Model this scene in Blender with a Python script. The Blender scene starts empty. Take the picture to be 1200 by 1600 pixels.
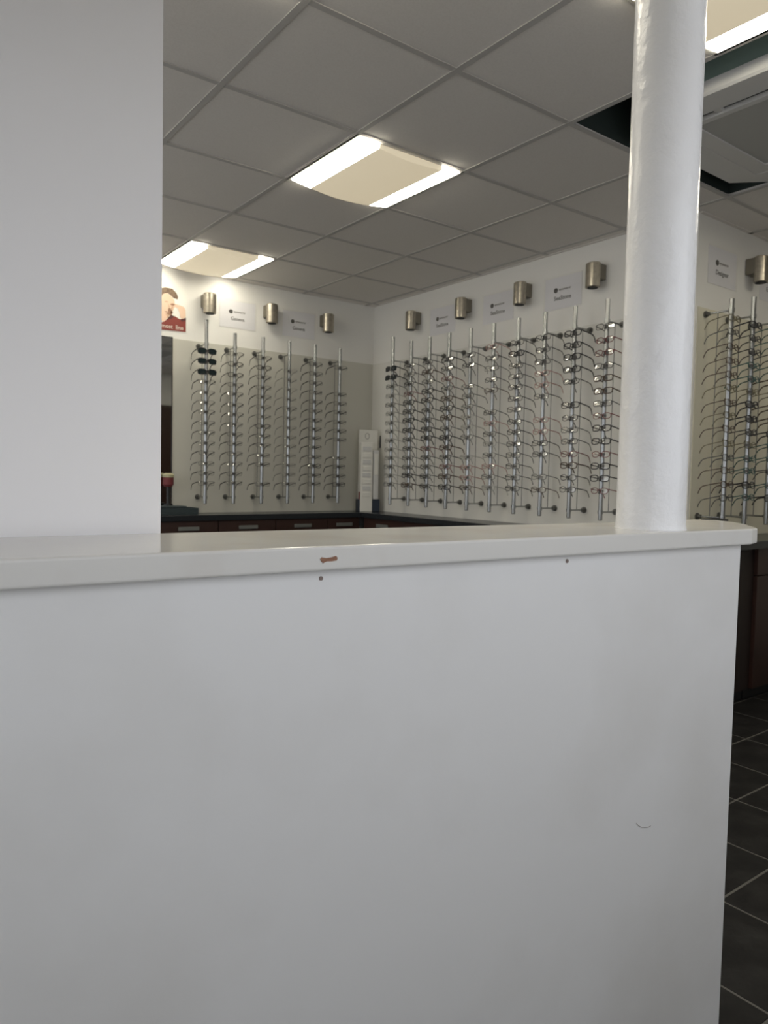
import bpy, bmesh, math, random
from mathutils import Vector, Matrix
random.seed(7)
PI = math.pi
SC = bpy.context.scene
COL = SC.collection

# ------------------------------------------------------------------ camera
H = 2.55                                   # ceiling height; heights below are given from the ceiling (z <= 0)
CAM = (-1.13126, -1.95484, H - 1.39662)
F_PX, YAW, PITCH, ROLL = 1143.38, math.radians(53.2584), math.radians(-2.9304), math.radians(1.2105)
fw = Vector((math.cos(PITCH)*math.cos(YAW), math.cos(PITCH)*math.sin(YAW), math.sin(PITCH)))
rt = Vector((math.sin(YAW), -math.cos(YAW), 0)); up = rt.cross(fw)
r2 = rt*math.cos(ROLL) + up*math.sin(ROLL); u2 = -rt*math.sin(ROLL) + up*math.cos(ROLL)
cd = bpy.data.cameras.new('camera'); cam = bpy.data.objects.new('camera', cd); COL.objects.link(cam)
cd.sensor_fit = 'VERTICAL'; cd.sensor_height = 36.0; cd.lens = 36.0*F_PX/1600.0
cd.clip_start = 0.02
cd.dof.use_dof = True; cd.dof.focus_distance = 1.35; cd.dof.aperture_fstop = 9.0
m = Matrix((r2, u2, -fw)).transposed().to_4x4(); m.translation = Vector(CAM); cam.matrix_world = m
SC.camera = cam

# ------------------------------------------------------------------ world, window light, exposure
w = bpy.data.worlds.new('daylight'); SC.world = w; w.use_nodes = True
bg = w.node_tree.nodes['Background']; bg.inputs[0].default_value = (0.92, 0.945, 1.0, 1); bg.inputs[1].default_value = 1.68
WIN = (-1.9, 1.3, 0.90, 2.20)               # shop window behind the camera: x0, x1, z0, z1
WALL_S = -2.5                               # its wall
FILL_WIN = (0.0, 2.95, 0.65, 2.35)               # unseen window added to brighten the room behind the partition: y0, y1, z0, z1
def portal(loc, rot, sx, sy):
    al = bpy.data.lights.new('window_daylight', 'AREA'); al.shape = 'RECTANGLE'
    al.size = sx; al.size_y = sy; al.cycles.is_portal = True
    o = bpy.data.objects.new('window_daylight', al); COL.objects.link(o); o.location = loc; o.rotation_euler = rot
portal(((WIN[0]+WIN[1])/2, WALL_S-0.12, (WIN[2]+WIN[3])/2), (PI/2, 0, 0), WIN[1]-WIN[0], WIN[3]-WIN[2])
portal((-2.72, (FILL_WIN[0]+FILL_WIN[1])/2, (FILL_WIN[2]+FILL_WIN[3])/2), (PI/2, 0, -PI/2), FILL_WIN[1]-FILL_WIN[0], FILL_WIN[3]-FILL_WIN[2])  # daylight entry of the added hidden window
STRIP_E, DIFF_E = 19.0, .45                 # ceiling lamps
vs = SC.view_settings
vs.view_transform = 'Standard'; vs.look = 'None'; vs.gamma = 1.0; vs.use_curve_mapping = False; vs.exposure = 0.0
SC.cycles.transparent_max_bounces = 24

# ------------------------------------------------------------------ materials
def mat(name, col, rough=.5, metal=0., spec=.5, noise=None, bump=None, emit=None, alpha=None, coat=0.):
    mt = bpy.data.materials.new(name); mt.use_nodes = True; nt = mt.node_tree
    b = nt.nodes['Principled BSDF']
    b.inputs['Base Color'].default_value = (*col, 1); b.inputs['Roughness'].default_value = rough
    b.inputs['Metallic'].default_value = metal; b.inputs['Specular IOR Level'].default_value = spec
    b.inputs['Coat Weight'].default_value = coat
    if emit:
        b.inputs['Emission Color'].default_value = (*emit[0], 1); b.inputs['Emission Strength'].default_value = emit[1]
    tc = None
    if noise or bump:
        tc = nt.nodes.new('ShaderNodeTexCoord')
    if noise:                                    # (scale, second colour, low, high, detail)
        sc_, c2, lo, hi, det = noise
        n = nt.nodes.new('ShaderNodeTexNoise'); n.inputs['Scale'].default_value = sc_; n.inputs['Detail'].default_value = det
        nt.links.new(tc.outputs['Object'], n.inputs['Vector'])
        r = nt.nodes.new('ShaderNodeValToRGB'); r.color_ramp.elements[0].position = lo; r.color_ramp.elements[1].position = hi
        r.color_ramp.elements[0].color = (*col, 1); r.color_ramp.elements[1].color = (*c2, 1)
        nt.links.new(n.outputs['Fac'], r.inputs['Fac']); nt.links.new(r.outputs['Color'], b.inputs['Base Color'])
    if bump:                                     # (scale, strength, detail)
        n = nt.nodes.new('ShaderNodeTexNoise'); n.inputs['Scale'].default_value = bump[0]; n.inputs['Detail'].default_value = bump[2]
        nt.links.new(tc.outputs['Object'], n.inputs['Vector'])
        bp = nt.nodes.new('ShaderNodeBump'); bp.inputs['Strength'].default_value = bump[1]; bp.inputs['Distance'].default_value = .01
        nt.links.new(n.outputs['Fac'], bp.inputs['Height']); nt.links.new(bp.outputs['Normal'], b.inputs['Normal'])
    return mt

def clear(name, tint, gloss, rough=.03):         # thin clear sheet: mostly see-through, a little gloss
    mt = bpy.data.materials.new(name); mt.use_nodes = True; nt = mt.node_tree
    nt.nodes.remove(nt.nodes['Principled BSDF']); out = nt.nodes['Material Output']
    t = nt.nodes.new('ShaderNodeBsdfTransparent'); t.inputs[0].default_value = (*tint, 1)
    g = nt.nodes.new('ShaderNodeBsdfGlossy'); g.inputs['Roughness'].default_value = rough
    x = nt.nodes.new('ShaderNodeMixShader'); x.inputs[0].default_value = gloss
    nt.links.new(t.outputs[0], x.inputs[1]); nt.links.new(g.outputs[0], x.inputs[2]); nt.links.new(x.outputs[0], out.inputs[0])
    return mt

M = {}
M['low_wall'] = mat('low_wall_paint', (.80, .80, .795), .5, noise=(2.6, (.70, .69, .67), .48, .80, 8), bump=(9, .14, 6))
M['partition'] = mat('partition_paint', (.90, .885, .885), .55, bump=(7, .06, 4))
M['ledge'] = mat('ledge_gloss_paint', (.71, .70, .67), .15, spec=.25, noise=(6, (.63, .59, .54), .52, .8, 7), bump=(10, .02, 3))
M['column'] = mat('column_gloss_paint', (.90, .90, .90), .22, bump=(26, .45, 5))
M['chip'] = mat('bare_wood', (.26, .13, .08), .8, noise=(90, (.36, .2, .13), .4, .7, 4))
M['smudge'] = mat('dark_scuff', (.22, .17, .15), .8)
M['wall'] = mat('wall_paint', (.80, .79, .76), .5, bump=(30, .02, 3))
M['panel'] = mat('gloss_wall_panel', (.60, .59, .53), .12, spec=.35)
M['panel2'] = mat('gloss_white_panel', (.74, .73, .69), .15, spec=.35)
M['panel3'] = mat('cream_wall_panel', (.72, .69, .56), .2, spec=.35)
M['tile'] = mat('ceiling_tile', (.82, .785, .735), .9, noise=(160, (.78, .745, .695), .4, .7, 3))
M['grid'] = mat('ceiling_grid', (.54, .52, .49), .6)
M['plenum'] = mat('dark_void', (.035, .05, .045), .8)
M['teal'] = mat('green_insulation', (.10, .16, .135), .7, noise=(6, (.08, .13, .11), .4, .7, 3))
M['ac'] = mat('cassette_plastic', (.72, .71, .68), .45)
M['ac_grille'] = mat('cassette_grille', (.50, .50, .47), .5)
M['ac_body'] = mat('green_cassette_body', (.42, .56, .49), .5)
M['dark'] = mat('dark_gap', (.02, .022, .022), .7)
M['lamp_frame'] = mat('lamp_frame', (.7, .69, .66), .5)
M['strip'] = mat('lit_strip', (.9, .9, .9), .5, emit=((1, .93, .76), STRIP_E))
M['diffuser'] = mat('lit_diffuser', (.7, .68, .62), .5, emit=((1, .84, .56), DIFF_E))
M['floor'] = mat('grout', (.11, .105, .095), .85)
M['floor_tile'] = mat('slate_tile', (.013, .0125, .0125), .5, spec=.15, noise=(9, (.028, .027, .026), .4, .75, 8), bump=(22, .25, 6))
M['worktop'] = mat('black_worktop', (.018, .021, .025), .25, noise=(200, (.03, .034, .038), .5, .7, 2))
M['cab'] = mat('dark_red_wood', (.042, .018, .013), .45, noise=(7, (.030, .013, .010), .4, .7, 5))
M['cab_dark'] = mat('dark_carcass', (.02, .012, .01), .6)
M['plinth'] = mat('black_plinth', (.012, .012, .013), .6)
M['handle'] = mat('satin_handle', (.24, .25, .235), .4, metal=.5)
M['rod'] = mat('satin_steel_rod', (.38, .39, .39), .2, metal=.95)
M['steel_dark'] = mat('dark_steel', (.18, .18, .17), .4, metal=.8)
M['holder'] = mat('grey_nose_holder', (.07, .07, .07), .4)
M['nickel'] = mat('brushed_nickel', (.46, .42, .35), .34, metal=.95, noise=(40, (.38, .35, .29), .4, .6, 2))
M['nickel_mount'] = mat('nickel_mount', (.26, .24, .20), .45, metal=.9)
M['paper'] = mat('sign_paper', (.77, .765, .79), .6)
M['acrylic'] = clear('clear_acrylic', (1, 1, 1), .04)
M['ink'] = mat('grey_ink', (.09, .085, .08), .7)
M['ink2'] = mat('pale_grey_ink', (.22, .21, .20), .7)
M['lens'] = clear('demo_lens', (.93, .93, .92), .16)
M['sunlens'] = mat('sun_lens', (.012, .02, .022), .1)
M['mirror'] = mat('mirror_glass', (.75, .76, .75), .03, metal=1.0)
M['black'] = mat('black_plastic', (.02, .021, .022), .4)
M['card'] = mat('white_card', (.72, .71, .66), .6)
M['card2'] = mat('grey_card', (.58, .58, .57), .6)
M['navy'] = mat('navy_card', (.02, .03, .05), .5)
M['red'] = mat('red_print', (.17, .03, .035), .6)
M['tealbox'] = mat('dark_teal_box', (.03, .045, .05), .45)
M['window_frame'] = mat('window_frame_paint', (.7, .7, .7), .5)
M['brown'] = mat('dark_brown_door', (.045, .022, .017), .4)
M['skin'] = mat('print_skin', (.78, .56, .42), .6); M['skin2'] = mat('print_skin_shade', (.34, .19, .125), .6); M['skin3'] = mat('print_skin_mid', (.60, .40, .28), .6)
M['hair'] = mat('print_hair', (.13, .085, .055), .6, noise=(60, (.22, .15, .10), .4, .6, 3)); M['shirt'] = mat('print_shirt', (.24, .045, .035), .6)
M['shirt2'] = mat('print_shirt_dark', (.10, .03, .03), .6)
M['poster'] = mat('poster_paper', (.80, .80, .76), .35); M['cream'] = mat('print_cream', (.72, .62, .55), .6)
M['yellow'] = mat('pale_yellow_lid', (.45, .43, .27), .5)
FR = {'black': mat('frame_black', (.012, .012, .013), .3), 'gunmetal': mat('frame_gunmetal', (.07, .07, .068), .35, metal=.7),
      'brown': mat('frame_brown', (.07, .04, .022), .35), 'red': mat('frame_red', (.16, .03, .03), .35),
      'silver': mat('frame_silver', (.42, .42, .40), .3, metal=.85), 'grey': mat('frame_grey', (.12, .12, .115), .4),
      'olive': mat('frame_olive', (.15, .13, .07), .4), 'pink': mat('frame_pink', (.42, .24, .22), .35),
      'teal': mat('frame_teal', (.02, .09, .08), .35)}

# ------------------------------------------------------------------ mesh helpers
def box(bm, x0, x1, y0, y1, z0, z1, bev=0.):
    v = [bm.verts.new(c) for c in ((x0,y0,z0),(x1,y0,z0),(x1,y1,z0),(x0,y1,z0),(x0,y0,z1),(x1,y0,z1),(x1,y1,z1),(x0,y1,z1))]
    fs = [bm.faces.new([v[i] for i in f]) for f in ((3,2,1,0),(4,5,6,7),(0,1,5,4),(1,2,6,5),(2,3,7,6),(3,0,4,7))]
    if bev:
        es = list({e for f in fs for e in f.edges})
        bmesh.ops.bevel(bm, geom=es, offset=bev, segments=2, profile=.5, affect='EDGES')
def prism(bm, pts, z0, z1, bev=0., seg=2):
    a = [bm.verts.new((x, y, z0)) for x, y in pts]; b = [bm.verts.new((x, y, z1)) for x, y in pts]
    fs = [bm.faces.new(a[::-1]), bm.faces.new(b)]
    for i in range(len(pts)):
        j = (i+1) % len(pts); fs.append(bm.faces.new((a[i], a[j], b[j], b[i])))
    bm.normal_update()
    if bev:
        es = list({e for f in fs[:2] for e in f.edges})
        bmesh.ops.bevel(bm, geom=es, offset=bev, segments=seg, profile=.5, affect='EDGES')
def cyl(bm, p, q, r, n=12, r1=None):
    p, q = Vector(p), Vector(q); d = (q-p).normalized(); a = d.orthogonal().normalized(); b = d.cross(a); r1 = r if r1 is None else r1
    A = [bm.verts.new(p + (a*math.cos(2*PI*i/n) + b*math.sin(2*PI*i/n))*r) for i in range(n)]
    B = [bm.verts.new(q + (a*math.cos(2*PI*i/n) + b*math.sin(2*PI*i/n))*r1) for i in range(n)]
    for i in range(n): bm.faces.new((A[i], A[(i+1) % n], B[(i+1) % n], B[i]))
    bm.faces.new(A[::-1]); bm.faces.new(B)
def sweep(bm, path, rx, rz, n=6, closed=False, upv=(0, 0, 1)):   # tube with an elliptic section along a path
    P = [Vector(p) for p in path]; k = len(P); rings = []; U = Vector(upv)
    for i in range(k):
        if closed: d = P[(i+1) % k] - P[i-1]
        else: d = P[min(i+1, k-1)] - P[max(i-1, 0)]
        d.normalize(); s = d.cross(U)
        if s.length < 1e-4: s = Vector((1, 0, 0))
        s.normalize(); t = s.cross(d).normalized()
        rings.append([bm.verts.new(P[i] + s*math.cos(2*PI*j/n)*rx + t*math.sin(2*PI*j/n)*rz) for j in range(n)])
    for i in range(k if closed else k-1):
        A, B = rings[i], rings[(i+1) % k]
        for j in range(n): bm.faces.new((A[j], A[(j+1) % n], B[(j+1) % n], B[j]))
    if not closed: bm.faces.new(rings[0][::-1]); bm.faces.new(rings[-1])
def mesh(name, bm, mt, smooth=False):
    bmesh.ops.recalc_face_normals(bm, faces=bm.faces[:])
    me = bpy.data.meshes.new(name); bm.to_mesh(me); bm.free(); me.materials.append(mt)
    if smooth:
        for p in me.polygons: p.use_smooth = True
        try: me.set_sharp_from_angle(angle=math.radians(40))
        except Exception: pass
    return me
def obj(name, me, parent=None, loc=None, rotz=None):
    o = bpy.data.objects.new(name, me); COL.objects.link(o)
    if parent: o.parent = parent
    if loc: o.location = loc
    if rotz is not None: o.rotation_euler = (0, 0, rotz)
    return o
def make(name, fn, mt, parent=None, loc=None, rotz=None, smooth=False):
    bm = bmesh.new(); fn(bm); return obj(name, mesh(name, bm, mt, smooth), parent, loc, rotz)
def tag(o, label=None, cat=None, group=None, kind=None):
    if label: o['label'] = label
    if cat: o['category'] = cat
    if group: o['group'] = group
    if kind: o['kind'] = kind
    return o
def thing(name, label, cat, loc=(0, 0, 0), rotz=0, group=None):
    return tag(obj(name, None, None, loc, rotz), label, cat, group)
def copy_tree(o, parent=None):
    c = o.copy(); COL.objects.link(c); c.parent = parent
    for ch in list(o.children):
        if not ch.name.startswith('nose_holder'): copy_tree(ch, c)
    return c
def B(*a, **k): return lambda bm: box(bm, *a, **k)
def text(name, body, size, mt, parent, loc, align='CENTER'):       # flat print standing on a wall frame (x right, z up, facing -y)
    cu = bpy.data.curves.new(name, 'FONT'); cu.body = body; cu.size = size; cu.align_x = align; cu.align_y = 'CENTER'; cu.extrude = .0002; cu.offset = .0005
    cu.materials.append(mt); cu.resolution_u = 3
    o = bpy.data.objects.new(name, cu); COL.objects.link(o); bpy.context.view_layer.update()
    me = bpy.data.meshes.new_from_object(o.evaluated_get(bpy.context.evaluated_depsgraph_get())); bpy.data.objects.remove(o)
    o = bpy.data.objects.new(name, me); COL.objects.link(o); o.parent = parent; o.location = loc; o.rotation_euler = (PI/2, 0, 0); return o

# ------------------------------------------------------------------ the room
X, Y, YC = 2.488, 3.090, 0.20             # right wall, left (back) wall, wall beyond the column
XE, XW = 4.4, -2.6                        # far sides, out of view
def W(wall, a, z):                        # wall frame: x to the right along the wall, y into it, z up
    if wall == 'L': return (a, Y, H+z), 0.
    if wall == 'R': return (X, a, H+z), -PI/2
    return (a, YC, H+z), 0.

floor = tag(make('floor', B(XW, XE, WALL_S, Y, -.05, .0012), M['floor']), 'dark slate tiled floor with pale grout lines', None, None, 'structure')
# individual slate tiles where the floor is seen; the rest joined
TX, TY, TX0, TY0 = .330, .300, .473, -1.250   # tile pitch and one grid corner
bmt = bmesh.new(); box(bmt, .004, TX-.004, .004, TY-.004, -.006, .0028, .0012)
tile_me = mesh('tile', bmt, M['floor_tile'])
rest = bmesh.new()
i0, i1 = math.ceil((XW-TX0)/TX), math.floor((XE-TX0)/TX); j0, j1 = math.ceil((WALL_S-TY0)/TY), math.floor((Y-TY0)/TY)
for i in range(i0, i1):
    for j in range(j0, j1):
        x, y = TX0+i*TX, TY0+j*TY
        if x > X-.24 and y > YC-.24: continue
        if y > Y-.24: continue
        if x > .0 and -1.9 < y < 0. and x < 3.2: obj('tile', tile_me, floor, (x, y, 0))
        elif not (x < .3 and x > -2.6 and -1.5 < y < -.9): box(rest, x+.004, x+TX-.004, y+.004, y+TY-.004, -.006, .0028)
tag(obj('tiles', mesh('tiles', rest, M['floor_tile']), floor), None, None, None, 'stuff')

T = .6
ceiling = tag(make('ceiling', B(XW, XE, WALL_S, Y, H+.25, H+.30), M['plenum']), 'suspended ceiling of square grey tiles in a metal grid', None, None, 'structure')
HOLE = (2, 4, -2, 0)                      # cassette opening, in tile numbers
LAMPS = [(1, 1), (1, 4), (1, -2), (4, -2), (-2, 1), (-2, 4), (-1, -1)]  # the last four are unseen, added for brightness
g = bmesh.new()
def clipx(a): return max(XW, min(XE, a))
for i in range(-5, 9):
    for j in range(-6, 6):
        x0, x1, y0, y1 = max(XW, i*T), min(XE, (i+1)*T), max(WALL_S, j*T), min(Y, (j+1)*T)
        if x1-x0 < .02 or y1-y0 < .02: continue
        if x0 >= X-.02 and y0 >= YC-.02: continue
        if y0 < YC < y1 and x0 > X-.1: y1 = YC
        if x0 < X < x1 and y0 > YC: x1 = X
        if HOLE[0] <= i < HOLE[1] and HOLE[2] <= j < HOLE[3]: continue
        if (i, j) in LAMPS: continue
        t = make('ceiling_tile', B(x0+.002, x1-.002, y0+.002, y1-.002, H+.004, H+.018), M['tile'], ceiling)
def runner(bm, x0, x1, y0, y1, dz=0.): box(bm, x0, x1, y0, y1, H+dz, H+.0035+dz*.5)
for i in range(-4, 8):                    # main runners along y
    x = i*T
    if not XW < x < XE: continue
    y1 = Y if x < X else YC
    def rr(bm, x=x, y1=y1):
        if 2 < i < 4: runner(bm, x-.012, x+.012, WALL_S, -1.2); runner(bm, x-.012, x+.012, 0, y1)
        else: runner(bm, x-.012, x+.012, WALL_S, y1)
    make('grid_runner', rr, M['grid'], ceiling)
for j in range(-4, 6):                    # cross tees along x
    y = j*T
    x1 = XE if y < YC else X
    def rr(bm, y=y, x1=x1, j=j):
        if -2 < j < 0: runner(bm, XW, 1.2, y-.012, y+.012, .0006); runner(bm, 2.4, x1, y-.012, y+.012, .0006)
        else: runner(bm, XW, x1, y-.012, y+.012, .0006)
    make('grid_cross_tee', rr, M['grid'], ceiling)
def edge(bm):
    box(bm, XW, X, Y-.022, Y, H, H+.03); box(bm, X-.022, X, YC, Y-.022, H, H+.03); box(bm, X, XE, YC-.022, YC, H, H+.03)
make('grid_wall_angle', edge, M['tile'], ceiling)

def sw(name, fn, mt, label): return tag(make(name, fn, mt), label, None, None, 'structure')
wall_left = sw('wall_left', B(XW, X+.12, Y, Y+.12, 0, H+.3), M['wall'], 'white back wall above the dark worktop')
wall_right = sw('wall_right', B(X, X+.12, YC, Y, 0, H+.3), M['wall'], 'white side wall lined with eyewear rods')
wall_back = sw('wall_back', B(X+.12, XE+.12, YC, YC+.12, 0, H+.3), M['wall'], 'white wall seen beyond the round column')
sw('wall_east', B(XE, XE+.12, WALL_S, YC, 0, H+.3), M['wall'], 'plain side wall out of view')
def wwall(bm):
    box(bm, XW-.12, XW, WALL_S, FILL_WIN[0], 0, H+.3); box(bm, XW-.12, XW, FILL_WIN[1], Y, 0, H+.3)
    box(bm, XW-.12, XW, FILL_WIN[0], FILL_WIN[1], 0, FILL_WIN[2]); box(bm, XW-.12, XW, FILL_WIN[0], FILL_WIN[1], FILL_WIN[3], H+.3)
sw('wall_west', wwall, M['wall'], 'side wall hidden behind the partition with an added window')
def wfr2(bm):
    for a in (FILL_WIN[0], FILL_WIN[0]+.92, FILL_WIN[0]+1.84, FILL_WIN[1]-.04): box(bm, XW-.09, XW-.04, a, a+.04, FILL_WIN[2], FILL_WIN[3])
    for a in (FILL_WIN[2], FILL_WIN[3]-.04): box(bm, XW-.089, XW-.041, FILL_WIN[0]+.04, FILL_WIN[1]-.04, a, a+.04)
sw('added_window', wfr2, M['window_frame'], 'added unseen window frame behind the partition')  # frame of the window added to brighten the interior
sw('shade_block', B(XW, -.22, -1.80, -1.62, 1.62, H), M['wall'], 'added unseen block shading the partition top')  # unseen block added to shade the top of the partition
def swall(bm):
    box(bm, XW, WIN[0], WALL_S-.12, WALL_S, 0, H+.3); box(bm, WIN[1], XE, WALL_S-.12, WALL_S, 0, H+.3)
    box(bm, WIN[0], WIN[1], WALL_S-.12, WALL_S, 0, WIN[2]); box(bm, WIN[0], WIN[1], WALL_S-.12, WALL_S, WIN[3], H+.3)
sw('wall_front', swall, M['wall'], 'shop front wall behind the viewer with a window')
def wfr(bm):
    for a in (WIN[0], (WIN[0]+WIN[1])/2-.02, WIN[1]-.04): box(bm, a, a+.04, WALL_S-.09, WALL_S-.04, WIN[2], WIN[3])
    for a in (WIN[2], WIN[3]-.04): box(bm, WIN[0]+.04, WIN[1]-.04, WALL_S-.09, WALL_S-.04, a, a+.04)
sw('window_1', wfr, M['window_frame'], 'shop window frame behind the viewer')
sw('door_1', B(1.7, 3.4, WALL_S, WALL_S+.05, 0, 2.1, bev=.004), M['brown'], 'dark brown doors behind the viewer')

# wall panels (glossy boards the rods are fixed to)
PT = -.478
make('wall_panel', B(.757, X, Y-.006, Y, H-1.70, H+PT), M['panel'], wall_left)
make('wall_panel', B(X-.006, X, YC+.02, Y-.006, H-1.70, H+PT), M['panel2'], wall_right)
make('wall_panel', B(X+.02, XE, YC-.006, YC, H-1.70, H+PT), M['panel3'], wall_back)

# ------------------------------------------------------------------ low wall, ledge, partition, column
LZ, LT = H-1.485, .030                     # ledge top and thickness
FA, FB = Vector((-2.6, -1.085)), Vector((.274, -1.262))     # ledge front edge
fd = (FB-FA).normalized(); fn_ = Vector((-fd.y, fd.x))
def fp(x): t = (x-FA.x)/(FB.x-FA.x); return FA + (FB-FA)*t
led = [(-2.6, -1.085), (.262, -1.2615), (.300, -1.252), (.405, -1.176), (.462, -1.118), (.480, -1.075), (.470, -1.035), (.430, -1.020), (.135, -1.030), (-.212, -.9955), (-.771, -.951), (-2.6, -.86)]
low_wall_front = [(-2.6, -1.085+.017), (.262, -1.2615+.017)]
lw = [(-2.6, -1.068), (.255, -1.2435), (.268, -1.235), (.268, -1.05), (.135, -1.035), (-.771, -.958), (-2.6, -.866)]
low = sw('wall_low', lambda bm: prism(bm, lw, .005, LZ-LT-.0005, 0), M['low_wall'], 'white painted low wall in the foreground')
for (x, z, s) in ((-.655, LZ-LT-.0115, .0028), (-.221, LZ-LT-.0105, .0032)):
    f = fp(x) + fn_*.0168
    make('scuff', lambda bm: prism(bm, [(math.cos(k*PI/4)*s*(1+.3*math.sin(3*k)), math.sin(k*PI/4)*s) for k in range(8)], -.0006, .0006), M['smudge'], low, (f.x, f.y, z)).rotation_euler = (PI/2, 0, math.atan2(fd.y, fd.x))
hf = fp(-.005)+fn_*.0163
make('hair_mark', lambda bm: sweep(bm, [(-.022, 0, .012), (-.016, 0, .006), (-.008, 0, .001), (.002, 0, -.002), (.012, 0, -.004), (.018, 0, -.003)], .0004, .0004, 5), M['smudge'], low, (hf.x, hf.y, .545)).rotation_euler = (0, 0, math.atan2(fd.y, fd.x))
ledge = tag(make('ledge', lambda bm: prism(bm, led, LZ-LT, LZ, .0035, 3), M['ledge']), 'glossy white painted ledge capping the foreground low wall', 'ledge')
fc = fp(-.654)
chip = [(-.012, .001), (-.010, .0035), (-.003, .002), (.004, .0028), (.010, .0042), (.0125, .0015), (.011, -.0015), (.004, -.0022), (-.003, -.002), (-.008, -.004), (-.0105, -.0015)]
tag(make('paint_chip', lambda bm: prism(bm, chip, -.0008, .0008), M['chip'], ledge, (fc.x, fc.y, LZ-.0165)), 'chipped patch of bare brown wood').rotation_euler = (PI/2, 0, math.atan2(fd.y, fd.x))
pd = Vector((-.771, -.951)); pq = Vector((-2.6, -.86))
sw('wall_partition', lambda bm: prism(bm, [(pq.x, pq.y), (pd.x, pd.y), (pd.x+.006, pd.y+.11), (pq.x, pq.y+.11)], LZ-.002, H+.01), M['partition'], 'white partition wall rising at the left edge')
# column: cast pillar with a slight foot of paint at the ledge
cf = Vector((.011, -1.2065)); vdir = (cf - Vector(CAM[:2])).normalized(); CR = .0605
cc = cf + vdir*(CR+.002)
def colm(bm):
    n = 64; prof = [(CR+.0025, LZ), (CR+.0015, LZ+.003), (CR+.0006, LZ+.010), (CR, LZ+.03)] + [(CR - .001*k/10, LZ+.03+(H-LZ-.03)*k/10) for k in range(1, 11)]
    R = [[bm.verts.new((math.cos(2*PI*i/n)*r, math.sin(2*PI*i/n)*r, z)) for i in range(n)] for r, z in prof]
    for A_, B_ in zip(R, R[1:]):
        for i in range(n): bm.faces.new((A_[i], A_[(i+1) % n], B_[(i+1) % n], B_[i]))
    bm.faces.new(R[0][::-1]); bm.faces.new(R[-1])
tag(make('column', colm, M['column'], None, (cc.x, cc.y, 0), smooth=True), 'round white gloss painted column standing on the ledge', 'column')

# ------------------------------------------------------------------ ceiling lamps and cassette
def lamp(i, j, label):
    x0, y0 = i*T, j*T
    t = thing('ceiling_light', label, 'ceiling light', (x0+.3, y0+.3, H), 0, 'square ceiling lights')
    def fr(bm):
        for a in (-.3, .282): box(bm, a, a+.018, -.3, .3, .0, .03)
        for a in (-.3, .282): box(bm, -.282, .282, a, a+.018, .0, .03)
        box(bm, -.3, .3, -.3, .3, .06, .07)
    make('frame', fr, M['lamp_frame'], t)
    for s in (-1, 1):
        def st(bm, s=s):
            a, b = sorted((s*.282, s*.176)); n = 6; A_, B_ = [], []
            for k in range(n+1):
                x = a+(b-a)*k/n; z = -.004 - .026*math.cos(x/.282*PI/2)
                A_.append((x, z))
            top = [(b, .02), (a, .02)]
            pts = A_ + top
            va = [bm.verts.new((x, -.282, z)) for x, z in pts]; vb = [bm.verts.new((x, .282, z)) for x, z in pts]
            bm.faces.new(va); bm.faces.new(vb[::-1])
            for q in range(len(pts)): bm.faces.new((va[q], va[(q+1) % len(pts)], vb[(q+1) % len(pts)], vb[q]))
        make('light_strip', st, M['strip'], t)
    def df(bm):
        n = 10; pts = [(-.176+.352*k/n, -.004-.026*math.cos((-.176+.352*k/n)/.282*PI/2)) for k in range(n+1)] + [(.176, .02), (-.176, .02)]
        va = [bm.verts.new((x, -.282, z)) for x, z in pts]; vb = [bm.verts.new((x, .282, z)) for x, z in pts]
        bm.faces.new(va); bm.faces.new(vb[::-1])
        for q in range(len(pts)): bm.faces.new((va[q], va[(q+1) % len(pts)], vb[(q+1) % len(pts)], vb[q]))
    make('diffuser', df, M['diffuser'], t, smooth=True)
lamp(1, 1, 'square lit ceiling light in the middle of the ceiling')
lamp(1, 4, 'square lit ceiling light close to the back wall above the poster')
lamp(1, -2, 'square lit ceiling light right of the column')
lamp(4, -2, 'added unseen ceiling light beyond the right picture edge')  # out of view, added to brighten the wall beyond the column
lamp(-2, 1, 'added square ceiling light hidden behind the partition, nearer one')  # out of view, added to brighten the interior
lamp(-2, 4, 'added square ceiling light hidden behind the partition, by the back wall')  # out of view, added to lift the back of the room
lamp(-1, -1, 'added unseen ceiling light above the ledge and picture top')  # out of view, added to brighten the ledge top

ac = thing('air_conditioner', 'square ceiling air conditioner cassette set in a dark opening behind the column', 'air conditioner', (1.845, -.59, H))
def acf(bm):                              # outer frame ring with cut corners
    def octo(h, c): return [(-h+c, -h), (h-c, -h), (h, -h+c), (h, h-c), (h-c, h), (-h+c, h), (-h, h-c), (-h, -h+c)]
    R = [[bm.verts.new((x, y, z)) for x, y in octo(h, c)] for h, c, z in ((.475, .13, .03), (.475, .13, -.012), (.467, .128, -.02), (.345, .004, -.02), (.345, .004, .03))]
    for A_, B_ in zip(R, R[1:]+R[:1]):
        for i in range(8): bm.faces.new((A_[i], A_[(i+1) % 8], B_[(i+1) % 8], B_[i]))
make('frame', acf, M['ac'], ac)
make('body', B(-.42, .42, -.42, .42, .03, .24), M['ac_body'], ac)
make('slot', B(-.345, .345, -.345, .345, .0, .03), M['dark'], ac)
def lip(bm):
    for a in (-1, 1):
        box(bm, -.30, .343, *sorted((a*.343, a*.272)), -.018, .0)
    box(bm, -.30, -.272, -.272, .272, -.018, .0); box(bm, .272, .343, -.272, .272, -.018, .0)
make('lip', lip, M['ac'], ac)
make('grille', B(-.272, .272, -.272, .272, -.012, .0), M['ac_grille'], ac)
for k in (-.16, .16):
    make('louvre_clip', B(-.345, -.30, k-.012, k+.012, -.012, .0), M['ac'], ac)
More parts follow.
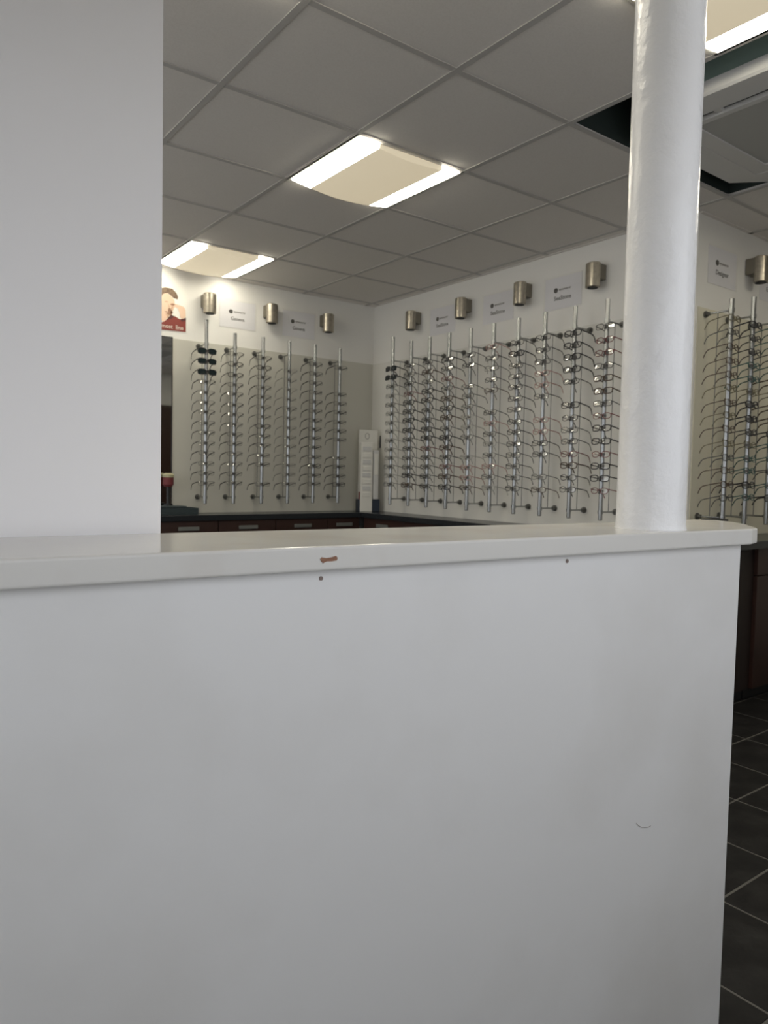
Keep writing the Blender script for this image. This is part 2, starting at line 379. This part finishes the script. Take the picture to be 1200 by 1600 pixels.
def vd(bm):
    box(bm, 1.16, 1.2, -1.2, 0, H+.02, H+.25); box(bm, 1.2, 2.4, -.0, .04, H+.02, H+.25); box(bm, 2.4, 2.44, -1.2, 0, H+.02, H+.25); box(bm, 1.2, 2.4, -1.24, -1.2, H+.02, H+.25)
make('opening_side', vd, M['plenum'], ceiling)

# ------------------------------------------------------------------ worktop and cabinets
WD = .30
wt = [(-.34, Y-.007), (X-.007, Y-.007), (X-.007, YC-.007), (XE-.05, YC-.007), (XE-.05, YC-WD), (X-WD, YC-WD), (X-WD, Y-WD), (-.34, Y-WD)]
tag(make('worktop', lambda bm: prism(bm, wt, H-1.74, H-1.70, .003), M['worktop']), 'black worktop running along the walls below the eyewear', 'worktop')
def cabinet(wall, a0, a1, label, handle=True, door=True):
    loc, rz = W(wall, a0, -H+.003)
    if wall == 'R': wdt = a0-a1
    else: wdt = a1-a0
    t = thing('cabinet', label, 'cabinet', loc, rz, 'base cabinets under the worktop')
    make('carcass', B(.001, wdt-.001, -.262, -.008, .062, .805), M['cab_dark'], t)
    make('plinth', B(.0, wdt, -.235, -.02, .0, .062), M['plinth'], t)
    if door:
        d1 = make('drawer', B(.003, wdt-.003, -.283, -.262, .665, .806, bev=.002), M['cab'], t)
        d2 = make('door', B(.003, wdt-.003, -.283, -.262, .066, .660, bev=.002), M['cab'], t)
        if handle:
            def hd(bm):
                c = wdt/2
                box(bm, c-.074, c+.074, -.296, -.290, .742, .768, .002); box(bm, c-.066, c-.056, -.290, -.283, .748, .762); box(bm, c+.056, c+.066, -.290, -.283, .748, .762)
            make('handle', hd, M['handle'], d1)
    return t
nth = ['first', 'second', 'third', 'fourth', 'fifth', 'sixth', 'seventh', 'eighth', 'ninth', 'tenth', 'eleventh', 'twelfth', 'thirteenth', 'fourteenth', 'fifteenth', 'sixteenth']
xs = [.55, .988, 1.437, 1.455+.43, 2.183]
for k in range(4):
    nm = ['dark wood base cabinet below the poster and dark tray', 'dark wood base cabinet under the back wall, second from the poster side', 'dark wood base cabinet under the back wall, third from the poster side', 'dark wood base cabinet under the back wall nearest the corner'][k]
    cabinet('L', xs[k], xs[k+1], nm)
cabinet('L', .11, .55, 'dark wood base cabinet hidden behind the partition, nearer the poster')
cabinet('L', -.33, .11, 'dark wood base cabinet hidden behind the partition, at the worktop end')
ys = [2.78, 2.27, 1.76, 1.25, .74, .23]
for k in range(5):
    cabinet('R', ys[k], ys[k+1], 'dark wood base cabinet under the side wall, %s from the corner' % nth[k])
fil = thing('dark_recess_panel', 'dark recessed panel beside the brown cabinet right of the low wall', 'recess_panel', (X-.25, YC-.262, .003))  # dark panel set back, filling the darker strip beside the door
make('panel', B(0, .46, 0, .25, .062, .805), M['cab_dark'], fil); make('plinth', B(0, .46, .03, .25, 0, .062), M['plinth'], fil)
cabinet('A', 2.70, 3.20, 'dark reddish wood base cabinet right of the low wall', handle=False)
cabinet('A', 3.20, 3.80, 'dark reddish wood base cabinet at the far right wall', handle=False)

# ------------------------------------------------------------------ mirror, poster, signs, wall lights
mi = thing('mirror', 'tall narrow mirror on the back wall beside the partition edge', 'mirror', (.676, Y, H-1.69))
make('glass', B(-.20, .075, -.008, -.001, 0, 1.215), M['mirror'], mi)
make('edge_trim', lambda bm: (box(bm, .075, .080, -.011, -.001, 0, 1.22), box(bm, -.2, .075, -.011, -.001, 1.215, 1.22)), M['black'], mi)

PX0, PS, PZ0, PZS = .675, .00459, -.130, .00436
def pq_(cx, cy):
    px, py = cx/18.82+250, cy/18.82+440
    return (PX0+(px-252)*PS, PZ0-(py-447-(px-252)*.105)*PZS)
po = thing('poster', 'poster of a man in a dark red shirt on the back wall', 'poster', (.675, Y, H-.425))
make('sheet', B(-.20, .181, -.004, -.001, 0, .303), M['poster'], po)
def printed(name, pts, mt, lay):
    q = [pq_(*p_) for p_ in pts]
    def f(bm):
        a = [bm.verts.new((x-.675, -.004-.0004*lay, z+.425)) for x, z in q]; b = [bm.verts.new((x-.675, -.004, z+.425)) for x, z in q]
        bm.faces.new(a)
        for i in range(len(a)): bm.faces.new((a[i], a[(i+1) % len(a)], b[(i+1) % len(a)], b[i]))
    return make(name, f, mt, po)
printed('printed_shirt', [(-300, 1240), (40, 1200), (130, 1170), (300, 1000), (430, 1000), (600, 1100), (765, 1040), (765, 1470), (-300, 1380)], M['shirt'], 1)
printed('printed_shirt_shade', [(180, 1130), (250, 1040), (320, 960), (380, 990), (420, 1020), (330, 1080), (240, 1110)], M['shirt2'], 2)
printed('printed_neck', [(-60, 900), (180, 900), (270, 960), (220, 1060), (120, 1180), (40, 1140), (-60, 1000)], M['skin'], 2)
printed('printed_face', [(-80, 420), (-20, 330), (180, 320), (340, 420), (420, 540), (430, 640), (380, 720), (360, 840), (320, 930), (230, 960), (80, 930), (-40, 800)], M['skin'], 3)
printed('printed_hair', [(-120, 480), (-100, 300), (10, 200), (150, 165), (350, 190), (470, 310), (520, 420), (510, 500), (400, 470), (310, 390), (210, 325), (100, 350), (40, 420), (0, 520)], M['hair'], 4)
printed('printed_eye', [(120, 575), (170, 560), (240, 575), (220, 610), (150, 605)], M['skin3'], 4)
printed('printed_cheek', [(330, 700), (420, 700), (390, 800), (350, 900), (300, 930), (310, 820)], M['skin3'], 4)
printed('printed_nose', [(230, 640), (270, 700), (280, 790), (230, 800), (250, 740)], M['skin3'], 4)
printed('printed_mouth', [(120, 880), (180, 865), (250, 885), (190, 905)], M['skin2'], 5)
printed('printed_neck_shade', [(150, 940), (240, 975), (300, 960), (230, 1060), (190, 1080), (200, 1010)], M['skin3'], 4)
printed('printed_brow', [(290, 650), (350, 625), (440, 645), (430, 690), (330, 690)], M['skin2'], 4)
printed('printed_beard', [(170, 930), (240, 900), (225, 810), (270, 765), (310, 790), (330, 850), (375, 890), (340, 970), (240, 970)], M['skin2'], 4)
printed('printed_hand', [(400, 690), (450, 640), (600, 680), (700, 720), (745, 800), (755, 1030), (620, 1080), (590, 1020), (570, 880), (520, 770), (440, 720), (380, 800), (350, 850)], M['skin'], 5)
printed('printed_cuff', [(590, 1090), (760, 1035), (765, 1120), (640, 1160)], M['shirt2'], 5)
a_ = pq_(200, 1310); text('lettering', 'most', .040, M['cream'], po, (a_[0]-.675, -.0062, a_[1]+.425))
a_ = pq_(570, 1345); text('lettering', 'line', .040, M['cream'], po, (a_[0]-.675, -.0062, a_[1]+.425))

def sign(wall, a, zc, word, label, wd=.285, ht=.195, logo='eyewearer'):
    loc, rz = W(wall, a, zc-ht/2)
    t = thing('sign', label, 'sign', loc, rz, 'small wall signs above the rods')
    make('paper', B(-wd/2, wd/2, -.002, -.0005, 0, ht), M['paper'], t)
    make('holder', B(-wd/2-.008, wd/2+.008, -.006, -.0045, -.008, ht+.008), M['acrylic'], t)
    def cor(bm):
        for u in (-1, 1):
            for v in (-.002, ht-.004): box(bm, u*(wd/2+.001)-.003, u*(wd/2+.001)+.003, -.0045, -.0005, v, v+.006)
    make('spacer', cor, M['acrylic'], t)
    def dot(bm):
        cyl(bm, (-.056, -.0034, ht*.60), (-.056, -.002, ht*.60), .0155, 20)
    make('logo_disc', dot, M['ink'], t)
    text('logo_lettering', logo, .022, M['ink2'], t, (.014, -.0024, ht*.61))
    text('lettering', word, .036, M['ink'], t, (-.002, -.0024, ht*.34))
sign('L', 1.250, -.245, 'Geneva', 'small sign reading Geneva between the first two wall lights on the back wall')
sign('L', 1.767, -.245, 'Geneva', 'small sign reading Geneva nearest the corner on the back wall')
sign('R', 2.215, -.245, 'SeeStone', 'small sign on the side wall nearest the corner')
sign('R', 1.643, -.245, 'SeeStone', 'middle sign of the three on the side wall left of the column')
sign('R', 1.085, -.245, 'SeeStone', 'small sign on the side wall nearest the column')
sign('A', 2.735, -.240, 'Designer', 'small sign reading Designer right of the column')
sign('A', 3.29, -.240, 'Exclusive', 'small sign at the right edge of the picture, mostly cut off')

def wall_light(wall, a, label):
    loc, rz = W(wall, a, -.282)
    t = thing('wall_light', label, 'wall light', loc, rz, 'brushed nickel wall lights')
    def body(bm):                          # oval up-and-down cylinder
        n = 24; rx, ry, cy_ = .046, .036, -.072
        prof = [(.90, 0), (1, .004), (1, .138), (.90, .142)]
        R = [[bm.verts.new((math.cos(2*PI*i/n)*rx*s, cy_+math.sin(2*PI*i/n)*ry*s, z)) for i in range(n)] for s, z in prof]
        for A_, B_ in zip(R, R[1:]):
            for i in range(n): bm.faces.new((A_[i], A_[(i+1) % n], B_[(i+1) % n], B_[i]))
        bm.faces.new(R[0][::-1]); bm.faces.new(R[-1])
    make('body', body, M['nickel'], t, smooth=True)
    make('mount', B(-.040, .040, -.055, -.001, .048, .136, bev=.004), M['nickel_mount'], t)
    make('rim', lambda bm: cyl(bm, (0, -.072, -.003), (0, -.072, .001), .030, 20), M['dark'], t)
for k, a in enumerate((1.0, 1.495, 1.995)):
    wall_light('L', a, ['brushed nickel wall light on the back wall next to the poster', 'brushed nickel wall light between the two signs on the back wall', 'brushed nickel wall light on the back wall nearest the corner'][k])
for k, a in enumerate((2.505, 1.942, 1.380, .808)):
    wall_light('R', a, ['brushed nickel wall light on the side wall nearest the corner', 'brushed nickel wall light on the side wall, second from the corner', 'brushed nickel wall light on the side wall, third from the corner', 'brushed nickel wall light on the side wall just left of the column'][k])
wall_light('A', 3.015, 'brushed nickel wall light right of the column')

# ------------------------------------------------------------------ display rods
RD, ZB, ZT_BR, ZB_BR = .150, -1.628, -.512, -1.585
def rod_proto(ztop):
    t = obj('display_rod', None)
    def pole(bm): cyl(bm, (0, -RD, 0), (0, -RD, ztop-ZB), .0125, 16)
    make('pole', pole, M['rod'], t, smooth=True)
    for zb in (ZT_BR, ZB_BR):
        z = zb-ZB
        br = make('bracket', lambda bm: cyl(bm, (0, -RD+.010, z), (0, -.012, z), .0052, 10), M['rod'], t, smooth=True)
        make('wall_disc', lambda bm: (cyl(bm, (0, -.014, z), (0, -.007, z), .0185, 16), cyl(bm, (0, -.032, z), (0, -.012, z), .011, 12)), M['steel_dark'], br, smooth=True)
        make('collar', lambda bm: cyl(bm, (0, -RD, z-.010), (0, -RD, z+.010), .0158, 16), M['rod'], br, smooth=True)
    make('lock_rod', lambda bm: cyl(bm, (0, -.078, ZB_BR-ZB), (0, -.078, ZT_BR-ZB), .0022, 6), M['steel_dark'], t)
    make('end_cap', lambda bm: cyl(bm, (0, -RD, -.004), (0, -RD, .0), .0118, 12), M['steel_dark'], t)
    return t
used = {}
def rod(wall, a, ztop, label, group):
    loc, rz = W(wall, a, ZB)
    if ztop not in used: t = used[ztop] = rod_proto(ztop)
    else: t = copy_tree(used[ztop])
    t.location = loc; t.rotation_euler = (0, 0, rz); tag(t, label, 'display rod', group); return t

# ------------------------------------------------------------------ spectacles
def outline(style, n=22):
    w_, h_, e, droop = {'rect': (.0255, .0160, 3.6, .0), 'wire': (.0250, .0150, 3.0, .0), 'oval': (.0245, .0165, 2.3, .0), 'thick': (.0265, .0170, 3.2, .0015), 'sun': (.0290, .0195, 3.4, .002)}[style]
    pts = []
    for k in range(n):
        t = 2*PI*k/n; c, s = math.cos(t), math.sin(t)
        pts.append((w_*math.copysign(abs(c)**(2/e), c), h_*math.copysign(abs(s)**(2/e), s)))
    return pts, w_
def wrap(x): return (abs(x)/.066)**2*.007
def glasses_proto(style, colour):
    fm = FR[colour]; t = obj('glasses', None)
    rr = {'rect': .0019, 'wire': .0010, 'oval': .0021, 'thick': .0030, 'sun': .0028}[style]
    pts, w_ = outline(style); cx = w_+.0085
    def front(bm):
        for s in (-1, 1):
            sweep(bm, [(s*cx+x, wrap(s*cx+x), z) for x, z in pts], rr, rr*1.15, 6, True, (0, 1, 0))
        sweep(bm, [(-.0095, 0, .003), (-.005, -.001, .0065), (0, -.0014, .0075), (.005, -.001, .0065), (.0095, 0, .003)], rr*1.1, rr*1.1, 6)
        for s in (-1, 1):
            sweep(bm, [(s*(cx+w_-.001), wrap(cx+w_), .009), (s*(cx+w_+.004), wrap(cx+w_)+.001, .0095), (s*(cx+w_+.006), wrap(cx+w_)+.006, .009)], rr*1.2, rr*1.5, 6)
    make('frame_front', front, fm, t, smooth=True)
    for s in (-1, 1):
        def ln(bm, s=s):
            c = bm.verts.new((s*cx, wrap(s*cx)-.0014, 0)); R = [bm.verts.new((s*cx+x*.98, wrap(s*cx+x), z*.98)) for x, z in pts]
            for i in range(len(R)): bm.faces.new((c, R[i], R[(i+1) % len(R)]))
        make('lens', ln, M['sunlens'] if style == 'sun' else M['lens'], t, smooth=True)
        hx, hy = s*(cx+w_+.006), wrap(cx+w_)+.006
        def tm(bm, hx=hx, hy=hy):
            th = {'rect': (.0016, .0027), 'wire': (.0019, .0036), 'oval': (.0017, .0030), 'thick': (.0022, .0040), 'sun': (.002, .004)}[style]
            sweep(bm, [(hx, hy, .009), (hx*1.015, hy+.030, .0088), (hx*1.015, hy+.070, .008), (hx*1.0, hy+.092, .0055), (hx*.985, hy+.104, -.002), (hx*.97, hy+.116, -.016), (hx*.955, hy+.124, -.029)], th[0], th[1], 6)
        make('temple', tm, fm, t, smooth=True)
    return t
GP = {}
def glasses(style, colour, wall, a, z, label, group, tilt=0., yaw=0.):
    key = (style, colour)
    if key not in GP: t = GP[key] = glasses_proto(style, colour)
    else: t = copy_tree(GP[key])
    (x, y, zz), rz = W(wall, a, z)
    off = RD+.0215
    if wall == 'R': x -= off
    else: y -= off
    t.location = (x, y, zz); t.rotation_euler = (tilt, 0, rz+yaw); tag(t, label, 'glasses', group)
    return t

desc = {'rect': 'thin', 'wire': 'fine', 'oval': 'rounded', 'thick': 'thick', 'sun': 'dark'}
_b = bmesh.new()
cyl(_b, (0, -RD, -.008), (0, -RD, .008), .0138, 14); box(_b, -.0032, .0032, -RD-.023, -RD-.012, -.017, -.006, .001)
HOLDER = mesh('nose_holder', _b, M['holder'])
def fill(rd_, wall, a, where, palette, n=14, z0=-.560, dz=.0708, skip=(), sun=0, holders=True):
    c = 0
    spots = [k for k in range(n) if k not in skip]
    for k in spots:
        z = z0-dz*k + random.uniform(-.004, .004)
        if c < sun: st, co = 'sun', 'black'
        else: st, co = random.choice(palette)
        c += 1
        ordn = nth[c-1]
        nm = ('dark sunglasses' if st == 'sun' else '%s %s glasses' % (desc[st], {'gunmetal': 'dark metal', 'pink': 'pale pink', 'olive': 'olive'}.get(co, co)))
        glasses(st, co, wall, a + random.uniform(-.002, .002), z, '%s, %s down on %s' % (nm, ordn, where), 'glasses on the display rods',
                random.uniform(-.20, -.11), random.uniform(-.05, .05))
        if holders: obj('nose_holder', HOLDER, rd_, (0, 0, z-ZB))
metal = [('rect', 'gunmetal'), ('rect', 'gunmetal'), ('oval', 'gunmetal'), ('rect', 'grey'), ('rect', 'black')]
pale = [('rect', 'silver'), ('rect', 'grey'), ('oval', 'silver'), ('rect', 'gunmetal')]
dark = [('thick', 'black'), ('rect', 'black'), ('oval', 'black'), ('rect', 'gunmetal'), ('oval', 'gunmetal')]
mixed = [('thick', 'black'), ('oval', 'red'), ('oval', 'black'), ('thick', 'brown'), ('rect', 'gunmetal'), ('oval', 'gunmetal'), ('thick', 'black')]
soft = [('rect', 'grey'), ('oval', 'pink'), ('rect', 'silver'), ('rect', 'gunmetal'), ('oval', 'grey'), ('oval', 'brown')]
oliv = [('rect', 'olive'), ('oval', 'olive'), ('rect', 'brown'), ('oval', 'brown'), ('rect', 'gunmetal')]
olivd = [('thick', 'black'), ('oval', 'black'), ('oval', 'brown'), ('thick', 'brown'), ('rect', 'olive'), ('oval', 'teal')]

LR = [.944, 1.160, 1.384, 1.604, 1.828, 2.057]
lw_names = ['back wall rod by the poster', 'back wall rod two from poster', 'back wall rod three from poster', 'back wall rod four from poster', 'back wall rod five from poster', 'back wall rod by the corner']
wire = [('wire', 'gunmetal'), ('wire', 'gunmetal'), ('wire', 'black'), ('wire', 'grey')]
wired = [('wire', 'black'), ('wire', 'black'), ('wire', 'gunmetal'), ('oval', 'black')]
wirep = [('wire', 'silver'), ('wire', 'grey'), ('wire', 'silver')]
lp = [wire, wire+wired, wire+wired, wirep, wired, wire+wired]
lskip = [(), (), (12,), (0,), (), (1, 2, 9)]
for k, a in enumerate(LR):
    rd_ = rod('L', a, -.345 if k == 0 else -.410, 'steel display rod on the back wall, %s' % ['taller, next to the poster', 'second from the poster', 'third from the poster', 'fourth from the poster', 'fifth from the poster', 'nearest the corner'][k], 'rods on the back wall')
    fill(rd_, 'L', a, 'the '+lw_names[k], lp[k], 14, -.563, .0708, lskip[k], 3 if k == 0 else 0)
RR = [2.618, 2.390, 2.176, 1.962, 1.744, 1.524, 1.306, 1.088, .863, .638]
rp = [pale, mixed, dark+mixed, mixed, soft, metal+soft, dark+metal, soft+metal, mixed+metal, mixed]
rskip = [(), (), (), (), (2, 9), (5,), (), (6, 11), (5,), ()]
for k, a in enumerate(RR):
    w_ = 'nearest the corner' if k == 0 else ('nearest the column' if k == 9 else '%s from the corner' % nth[k])
    rd_ = rod('R', a, -.330 if k == 0 else -.390, 'steel display rod on the side wall, %s' % w_, 'rods on the side wall')
    fill(rd_, 'R', a, 'the side wall rod %s' % w_, rp[k], 14, -.545 if k > 4 else -.575, .0708 if k > 4 else .0690, rskip[k], 2 if k == 0 else 0)
AR = [2.574, 2.797, 3.040]
ap = [oliv, olivd, olivd]
for k, a in enumerate(AR):
    w_ = ['just right of the column', 'second right of the column', 'at the right picture edge'][k]
    rd_ = rod('A', a, -.410 if k else -.455, 'steel display rod %s' % w_, 'rods right of the column')
    fill(rd_, 'A', a, 'the rod %s' % w_, ap[k], 14, -.560, .0708, (), 0, k > 0)

# ------------------------------------------------------------------ things on the worktop
WT = H-1.70
st = thing('display_stand', 'white cardboard eyewear display stand in the corner on the worktop', 'display stand', (2.345, 2.93, WT), math.radians(-20))
make('back_board', B(-.075, .085, .03, .04, .06, .665, bev=.002), M['card'], st)
make('base', B(-.085, .095, -.03, .06, 0, .10, bev=.004), M['navy'], st)
fr_ = make('front_panel', B(-.075, .025, -.045, -.033, .0, .56, bev=.002), M['card'], st)
for k in range(8):
    z = .12+.053*k
    make('lens_card', B(-.060, .010, -.051, -.045, z, z+.036, bev=.002), M['card2'] if k % 2 else M['card'], fr_)
make('side_column', B(.034, .078, -.040, .02, .10, .50, bev=.003), M['card2'], st)
make('side_card', B(.040, .072, -.046, -.040, .30, .47, bev=.002), M['card'], st)
make('red_flash', B(-.084, -.076, -.040, -.02, .10, .16), M['red'], st)
make('pen_top', B(.088, .098, -.02, -.01, .52, .62, bev=.002), M['black'], st)
def ring(bm): sweep(bm, [(-.005+math.cos(k*PI/8)*.017, .029, .615+math.sin(k*PI/8)*.024) for k in range(16)], .002, .002, 5, True, (0, 1, 0))
make('logo_ring', ring, M['ink2'], st)

tr = thing('tray', 'dark teal flat tray on the worktop below the mirror', 'tray', (.70, 2.955, WT))
def trb(bm):
    box(bm, -.2, .17, -.08, .08, 0, .012, .002)
    for s in (-1, 1): box(bm, -.2, .17, *sorted((s*.08, s*.072)), .012, .045, .001)
    box(bm, .162, .17, -.072, .072, .012, .045, .001); box(bm, -.2, -.192, -.072, .072, .012, .045, .001)
make('body', trb, M['tealbox'], tr)
make('lid', B(-.19, .09, -.07, .07, .046, .058, bev=.003), M['tealbox'], tr)
bx_ = thing('case', 'black box on the worktop just right of the column', 'box', (2.490, .045, WT))
make('body', B(-.05, .05, -.045, .045, 0, .085, bev=.004), M['black'], bx_); make('lid', B(-.052, .052, -.047, .047, .086, .112, bev=.004), M['black'], bx_)
reflection_stand_in = thing('reflection_stand_in', 'small red stand-in with pale lid for an object reflected in the mirror', 'reflection_stand_in', (.70, 3.00, WT+.058))  # solid stand-in for a red and yellow reflection in the mirror
make('stand', lambda bm: (cyl(bm, (0, 0, 0), (0, 0, .012), .030, 18), cyl(bm, (0, 0, .012), (0, 0, .13), .012, 12)), M['black'], reflection_stand_in, smooth=True)
make('body', lambda bm: (cyl(bm, (0, 0, .13), (0, 0, .145), .026, 20, .036), cyl(bm, (0, 0, .145), (0, 0, .195), .036, 20)), M['red'], reflection_stand_in, smooth=True)
make('lid', lambda bm: (cyl(bm, (0, 0, .195), (0, 0, .212), .039, 20), cyl(bm, (0, 0, .212), (0, 0, .224), .039, 20, .022)), M['yellow'], reflection_stand_in, smooth=True)
